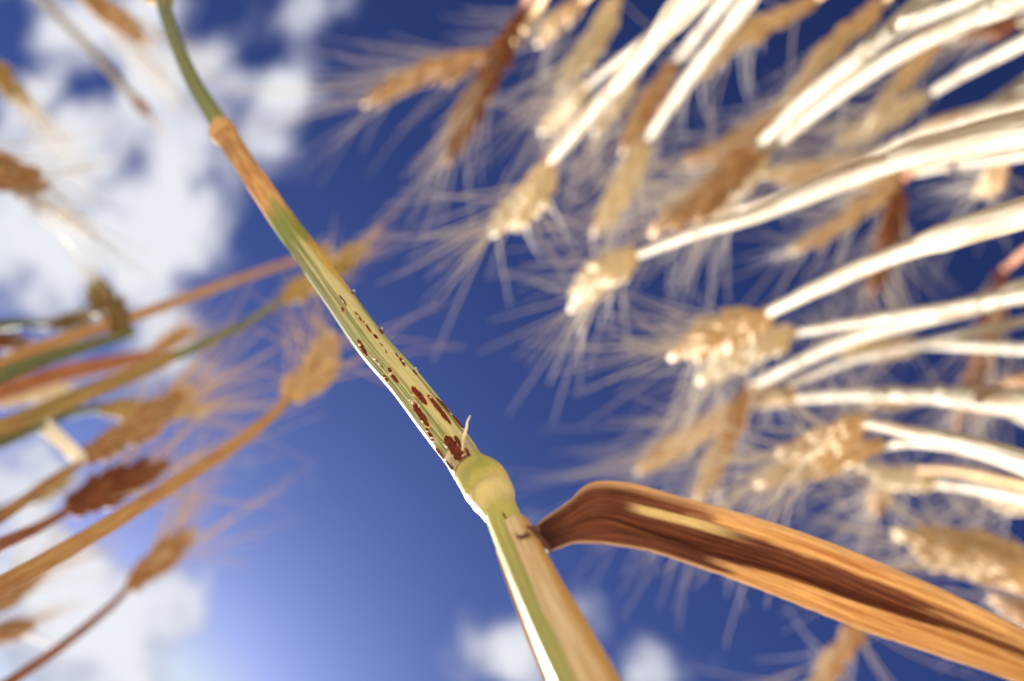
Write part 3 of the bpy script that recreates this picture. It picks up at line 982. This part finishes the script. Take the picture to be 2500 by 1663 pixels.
CROP = [
 # --- sunlit side
 dict(label='cream stalk with thick pale stem and short bright head fanning white awns', head=(1342, 392), tip=(1200, 570), w=84, kind=C, stem=[(1450, 270), (1584, 115), (1700, -20), (1760, -90)], straw=sc_, sw=43, sheath=(.55, 1.35), awn_len=.042, spread=(25, 70)),
 dict(label='dark reddish-brown head crossing in front of a tan head', head=(1278, 22), tip=(1092, 402), w=62, kind=U, stem=[(1310, -60), (1340, -150)], straw=sr_, sw=26, spread=(14, 42), awn_len=.045),
 dict(label='slender tan head passing behind the dark reddish-brown head', head=(1228, 128), tip=(888, 256), w=48, kind=B_, stem=[(1300, 40), (1360, -70)], straw=st_, sw=18, spread=(12, 40), awn_len=.08),
 dict(label='long cream head tapering above the short tan head', head=(1512, -14), tip=(1366, 220), w=62, kind=C, stem=[(1550, -80), (1590, -150)], straw=sc_, sw=26),
 dict(label='small ochre head half hidden behind the long tapering cream head', head=(1425, 0), tip=(1312, 110), w=46, kind=T, stem=[(1480, -60), (1530, -120)], straw=st_, sw=18),
 dict(label='short pale-tan head on a thin greyish stem beside the thick pale stem', head=(1432, 210), tip=(1322, 322), w=56, kind=C, stem=[(1508, 150), (1650, 40), (1740, -40)], straw=sc_, sw=22, awn_len=.045),
 dict(label='pale head tucked behind the thick pale stem', head=(1556, 176), tip=(1452, 326), w=56, kind=C, stem=[(1620, 70), (1700, -60)], straw=sc_, sw=20, awn_len=.045),
 dict(label='thin brown head behind the cream-and-tan head, on a grey stem', head=(1650, 150), tip=(1518, 376), w=46, kind=B_, stem=[(1700, 88), (1769, 0), (1830, -80)], straw=sc_, sw=26),
 dict(label='cream head shading to tan at its tip, on a straight pale stem', head=(1580, 346), tip=(1448, 578), w=56, kind=C, stem=[(1650, 237), (1740, 115), (1834, -10), (1880, -80)], straw=sc_, sw=32, awn_len=.040, spread=(18, 50)),
 dict(label='long knobbly tan head with bright grain glints', head=(1996, -6), tip=(1690, 190), w=58, kind=T, stem=[(2060, -60), (2120, -120)], straw=st_, sw=22, spread=(35, 75)),
 dict(label='long hazy tan head behind the crossing pale stems', head=(2160, 4), tip=(1915, 256), w=60, kind=T, stem=[(2210, -70), (2240, -130)], straw=st_, sw=22),
 dict(label='pale stem ending in a broad brown head with a ragged outline', head=(1846, 362), tip=(1590, 570), w=88, kind=B_, stem=[(1975, 237), (2120, 120), (2262, -6), (2330, -70)], straw=sc_, sw=36, dfix=.30, spread=(20, 60)),
 dict(label='pale stem ending in a stubby cream head over the broad brown one', head=(1866, 376), tip=(1745, 500), w=70, kind=C, stem=[(2060, 220), (2247, 102), (2473, 0), (2560, -45)], straw=sc_, sw=38, sheath=(.62, 1.3)),
 dict(label='narrow orange-brown head above the broad brown one', head=(1930, 256), tip=(1668, 402), w=44, kind=B_, stem=[(2040, 190), (2200, 70), (2377, -10), (2450, -60)], straw=sc_, sw=24),
 dict(label='tan head drooping with combed white awns beside a blue gap', head=(2292, 96), tip=(2120, 300), w=52, kind=T, stem=[(2360, 60), (2460, 20), (2570, -10)], straw=sc_, sw=28, spread=(25, 65)),
 dict(label='blunt cream head with a rust-brown collar on a thin straight stem', head=(2264, 232), tip=(2036, 354), w=48, kind=C, stem=[(2380, 165), (2500, 103), (2600, 50)], straw=sc_, sw=26, spread=(25, 60)),
 dict(label='small rust-brown head lying along a pale horizontal stem', head=(2500, 52), tip=(2330, 92), w=50, kind=U, stem=[(2560, 30), (2640, 0)], straw=sc_, sw=30),
 dict(label='stout cream stalk in a papery sheath, head fanning downy awns', head=(1552, 622), tip=(1396, 756), w=82, kind=C, stem=[(1720, 560), (1860, 520), (2090, 425), (2260, 372), (2500, 312), (2620, 282)], straw=sc_, sw=36, sheath=[(.34, 1.2), (.60, 1.6)], spread=(12, 42), awn_len=.045, grow=1.9),
 dict(label='cream stalk pressed against the stout papery one, with a knobbly pale head', head=(1800, 512), tip=(1662, 506), w=52, kind=C, stem=[(1930, 475), (2090, 405), (2300, 310), (2500, 262), (2620, 235)], straw=sc_, sw=30, sheath=(.5, 1.45), grow=1.9),
 dict(label='grey-cream stem slanting down into the stout papery stalk', head=(2240, 420), tip=(2010, 440), w=40, kind=T, stem=[(2330, 402), (2500, 376), (2620, 355)], straw=sc_, sw=24),
 dict(label='thin shadowed stem reaching the stout papery stalk from above', head=(2300, 330), tip=(2120, 400), w=40, kind=B_, stem=[(2380, 285), (2500, 205), (2600, 140)], straw=sc_, sw=26),
 dict(label='flat tan head resting along the top of the stout papery stalk', head=(2160, 382), tip=(1850, 428), w=46, kind=T, stem=[(2300, 330), (2500, 285), (2620, 265)], straw=st_, sw=20),
 dict(label='knobbly tan head with bokeh-bright grains under the stout papery stalk', head=(2196, 440), tip=(1926, 618), w=52, kind=T, stem=[(2300, 380), (2520, 330), (2640, 300)], straw=st_, sw=20, spread=(30, 70)),
 dict(label='red-brown head hanging beside the knobbly tan one', head=(2196, 452), tip=(2130, 726), w=52, kind=U, stem=[(2290, 360), (2500, 290), (2600, 260)], straw=sr_, sw=20, spread=(18, 50)),
 dict(label='stubby tan head in the blue gap above a pale stem', head=(2448, 396), tip=(2384, 476), w=52, kind=T, stem=[(2520, 330), (2600, 270)], straw=sc_, sw=22),
 dict(label='long jointed cream stalk ending in a bushy tan head', head=(1872, 766), tip=(1640, 874), w=92, kind=T, stem=[(1960, 722), (2090, 660), (2224, 608), (2380, 556), (2500, 520), (2620, 480)], straw=sc_, sw=38, sheath=[(.12, 1.2), (.5, 1.4)], spread=(15, 50), grow=1.8, awn_len=.045),
 dict(label='thin grey-cream stalk with a shaggy cream head below the bushy tan one', head=(1938, 814), tip=(1706, 930), w=88, kind=C, stem=[(2060, 792), (2200, 770), (2420, 735), (2560, 705)], straw=sc_, sw=26, spread=(12, 50), dfix=.30),
 dict(label='smooth bowed cream stalk carrying a dark-sided brown head', head=(1836, 944), tip=(1700, 1226), w=62, kind=B_, stem=[(1960, 880), (2110, 815), (2280, 770), (2415, 735), (2520, 706), (2640, 670)], straw=sc_, sw=36, sheath=(.72, 1.25), spread=(15, 50), grow=1.8),
 dict(label='pale-tan head with long straight awns beside the dark-sided brown head', head=(1812, 984), tip=(1552, 1152), w=50, kind=T, stem=[(1900, 950), (2080, 880), (2300, 830), (2520, 780), (2640, 760)], straw=sc_, sw=18, awn_len=.085, spread=(8, 34)),
 dict(label='small two-toned head on a thin level stem beneath the bowed cream stalk', head=(2250, 842), tip=(2026, 856), w=48, kind=C, stem=[(2360, 845), (2500, 852), (2620, 856)], straw=sc_, sw=24, spread=(35, 80), awn_len=.05),
 dict(label='long dark-brown head hanging across behind the bowed cream stalk', head=(2454, 655), tip=(2331, 1056), w=50, kind=U, stem=[(2500, 618), (2590, 545)], straw=sr_, sw=20, spread=(15, 45)),
 dict(label='level cream stalk with a papery sheath and small tan head', head=(1950, 972), tip=(1846, 985), w=56, kind=T, stem=[(2125, 962), (2300, 968), (2500, 984), (2620, 992)], straw=sc_, sw=34, sheath=(.5, 1.5), grow=1.8),
 dict(label='forked cream stem under the papery level stalk', head=(2300, 955), tip=(2120, 985), w=46, kind=T, stem=[(2400, 978), (2500, 1016), (2600, 1060)], straw=sc_, sw=30),
 dict(label='orange-tan head butting against the papery level stalk', head=(2530, 916), tip=(2420, 946), w=56, kind=B_, stem=[(2600, 890), (2680, 860)], straw=sc_, sw=24),
 dict(label='sloping cream stalk bearing a hunched tan head', head=(2115, 1030), tip=(1906, 1112), w=96, kind=T, stem=[(2250, 1060), (2400, 1092), (2500, 1122), (2620, 1160)], straw=sc_, sw=36, spread=(20, 60)),
 dict(label='fat tan head with ragged pale tip under the hunched one', head=(2158, 1086), tip=(1842, 1182), w=80, kind=T, stem=[(2260, 1080), (2400, 1105), (2520, 1150), (2640, 1190)], straw=sc_, sw=30, spread=(25, 65)),
 dict(label='gleaming white head lying crosswise with awns combed to one side', head=(2290, 1182), tip=(2096, 1142), w=62, kind=C, stem=[(2380, 1192), (2500, 1215), (2620, 1240)], straw=sc_, sw=28, spread=(35, 75), awn_len=.07),
 dict(label='pale head behind the gleaming white one, partly out of sight', head=(2530, 1246), tip=(2372, 1180), w=54, kind=C, stem=[(2600, 1270), (2700, 1300)], straw=sc_, sw=24, spread=(30, 70)),
 dict(label='small dim brown head under the gleaming white one', head=(2180, 1150), tip=(2130, 1260), w=44, kind=B_, stem=[(2330, 1150), (2530, 1190), (2640, 1210)], straw=st_, sw=16),
 dict(label='large furry tan head just above the curling brown leaf', head=(2600, 1418), tip=(2190, 1300), w=128, kind=T, stem=[(2700, 1450), (2820, 1490)], straw=sc_, sw=40, dfix=.27, spread=(15, 45), awn_len=.075, n=24),
 dict(label='tan-brown head hanging below the curling brown leaf', head=(2130, 1480), tip=(1980, 1706), w=62, kind=B_, stem=[(2280, 1500), (2400, 1560), (2600, 1680)], straw=st_, sw=20, spread=(25, 75), awn_len=.085),
 dict(label='dim tan head peeping over the far end of the curling leaf', head=(2580, 1520), tip=(2420, 1462), w=60, kind=B_, stem=[(2660, 1550), (2760, 1590)], straw=st_, sw=22),
]
CROP_L = [
 dict(label='brown head with an orange-lit edge against white cloud', head=(186, -34), tip=(362, 108), w=54, kind=B_, stem=[(120, -100), (60, -160)], straw=st_, sw=22, spread=(8, 24)),
 dict(label='dark brown head with a yellow-green edge against the cloud', head=(-66, 118), tip=(80, 264), w=54, kind=O, stem=[(-130, 60), (-200, 0)], straw=sg_, sw=22, spread=(8, 24)),
 dict(label='blunt brown head with faint awns against the brightest cloud', head=(-100, 366), tip=(114, 456), w=86, kind=B_, stem=[(-180, 320), (-260, 280)], straw=st_, sw=28, spread=(8, 26)),
 dict(label='thin orange-brown stem that runs behind the rust-spotted stalk', head=(742, 628), tip=(800, 600), w=40, kind=B_, stem=[(560, 690), (340, 768), (120, 842), (0, 890), (-120, 935)], straw=so_, sw=18, grow=2.1, spread=(6, 20), awn_len=.03, n=14),
 dict(label='olive stalk in a brown sheath whose head passes behind the rust-spotted stalk', head=(684, 738), tip=(893, 592), w=64, kind=O, stem=[(590, 795), (500, 838), (413, 876), (250, 945), (90, 1010), (0, 1046), (-110, 1090)], straw=sg_, sw=20, smat='straw_ochre', sheath=(.42, 1.4), grow=1.7, spread=(8, 28), awn='awn_tan', awn_len=.03),
 dict(label='shadowed blue-grey stem with a blunt olive head turned to the light', head=(318, 814), tip=(240, 706), w=74, kind='husk_dark', stem=[(200, 848), (90, 884), (0, 918), (-110, 960)], straw=sg_, sw=24, spread=(8, 24), awn_len=.03),
 dict(label='dark thin stem with a small olive head and bright grain glints', head=(112, 792), tip=(232, 758), w=52, kind='husk_dark', stem=[(50, 790), (-20, 796), (-110, 806)], straw=sg_, sw=20, spread=(6, 18), awn_len=.03),
 dict(label='red-brown blunt head beside the thin orange-brown stem', head=(-80, 812), tip=(78, 846), w=60, kind=U, stem=[(-150, 800), (-230, 790)], straw=sr_, sw=22, spread=(6, 18), awn_len=.03),
 dict(label='rust-coloured leafy stalk lying above the brown-sheathed olive stalk', head=(372, 868), tip=(480, 800), w=44, kind=B_, stem=[(270, 888), (150, 912), (0, 958), (-110, 995)], straw=sr_, sw=40, grow=1.3, spread=(6, 26), awn_len=.06, awn='awn_tan', n=12),
 dict(label='cream-spangled head between the rust-coloured stalk and the brown sheath', head=(0, 985), tip=(176, 948), w=44, kind=C, stem=[(-60, 1000), (-150, 1020)], straw=st_, sw=20, spread=(6, 18), awn_len=.03),
 dict(label='dull olive stalk under the brown sheath with a loose tan head', head=(236, 996), tip=(506, 1002), w=62, kind=O, stem=[(160, 1010), (80, 1042), (0, 1076), (-110, 1120)], straw=sg_, sw=24, spread=(10, 36), awn='awn_tan', awn_len=.05),
 dict(label='brown head with a light tan back, joined by a broken white straw', head=(197, 1130), tip=(470, 944), w=80, kind=B_, stem=[(130, 1170), (60, 1222), (0, 1262), (-110, 1330)], straw=so_, sw=20, grow=1.9, spread=(10, 34), awn='awn_tan'),
 dict(label='dark brown head edged with beads of light above the long orange stem', head=(164, 1248), tip=(408, 1132), w=88, kind=U, stem=[(90, 1290), (0, 1330), (-110, 1382)], straw=sr_, sw=24, grow=1.8, spread=(10, 36), awn='awn_tan'),
 dict(label='long smooth orange stem curving up to a plump golden head', head=(703, 972), tip=(810, 812), w=84, kind=T, stem=[(660, 1018), (560, 1096), (420, 1184), (260, 1284), (120, 1366), (0, 1432), (-120, 1500)], straw=so_, sw=25, grow=2.2, spread=(18, 60), awn='awn_tan', awn_len=.05),
 dict(label='plump brown head with long fanned awns on a thin red-brown stem', head=(313, 1434), tip=(478, 1292), w=66, kind=B_, stem=[(270, 1480), (160, 1570), (60, 1640), (-30, 1700)], straw=sr_, sw=18, grow=1.6, spread=(10, 40), awn='awn_tan', awn_len=.07),
 dict(label='tan head close under the long smooth orange stem', head=(-50, 1506), tip=(112, 1376), w=60, kind=B_, stem=[(-110, 1550), (-180, 1600)], straw=so_, sw=20, spread=(10, 30), awn='awn_tan'),
 dict(label='small ragged brown head against the lowest white cloud', head=(-70, 1562), tip=(86, 1520), w=62, kind=B_, stem=[(-140, 1590), (-220, 1620)], straw=so_, sw=20, spread=(10, 30), awn='awn_tan', awn_len=.03),
 dict(label='dim olive stem behind the beaded dark brown head', head=(60, 1222), tip=(180, 1160), w=44, kind=O, stem=[(0, 1252), (-110, 1300)], straw=sg_, sw=26, spread=(6, 18), awn_len=.03, n=12),
]
for kw in CROP:
    stalk(group=GR, **kw)
for kw in CROP_L:
    stalk(group=GL, **kw)


# ------------------------------------------------------------------ loose straws
def straw_piece(name, label, cat, pts, mat, rad, flat=1.0):
    q = [at(*t[:3]) for t in spline(pts, 6)]
    base = q[0].copy()
    root = thing(name, label, cat, base)
    mb = MB(); n = len(q)
    mb.tube([p-base for p in q], [rad(i/(n-1)) for i in range(n)], 8, wob=.15)
    obj('shaft', mb.mesh('shaft'), mat, root)
    return root, base, q


wm, N = new_mat('white_straw')
finish(wm, N, (.82, .80, .74), 0.7, 0.3, spec=0.15)
straw_piece('broken_straw', 'broken bleached white straw caught at the foot of a brown head', 'straw',
            [(84, 1020, .27), (120, 1052, .268), (160, 1086, .266), (200, 1124, .264)], wm, lambda f: pxsize(42-8*f, .267)*.5)
root, base, q = straw_piece('grass_stem', 'thin pale dry grass stem with a reddish tip against the cloud', 'grass stem',
                            [(20, -110, .052), (107, 0, .053), (225, 128, .054), (335, 248, .055)], M['straw_cream'], lambda f: .00021)
mb = MB(); e = q[-1]; t = (q[-1]-q[-3]).normalized()
mb.tube([e-base-t*.0004, e+t*.0004-base, e+t*.0011-base], [.00020, .00034, .00014], 7)
obj('joint', mb.mesh('joint'), M['straw_rust'], root)
mb = MB(); mb.tube([e-base, at(402, 337, .056)-base], [.00010, .00004], 5)
obj('awn', mb.mesh('awn'), M['awn_tan'], root)
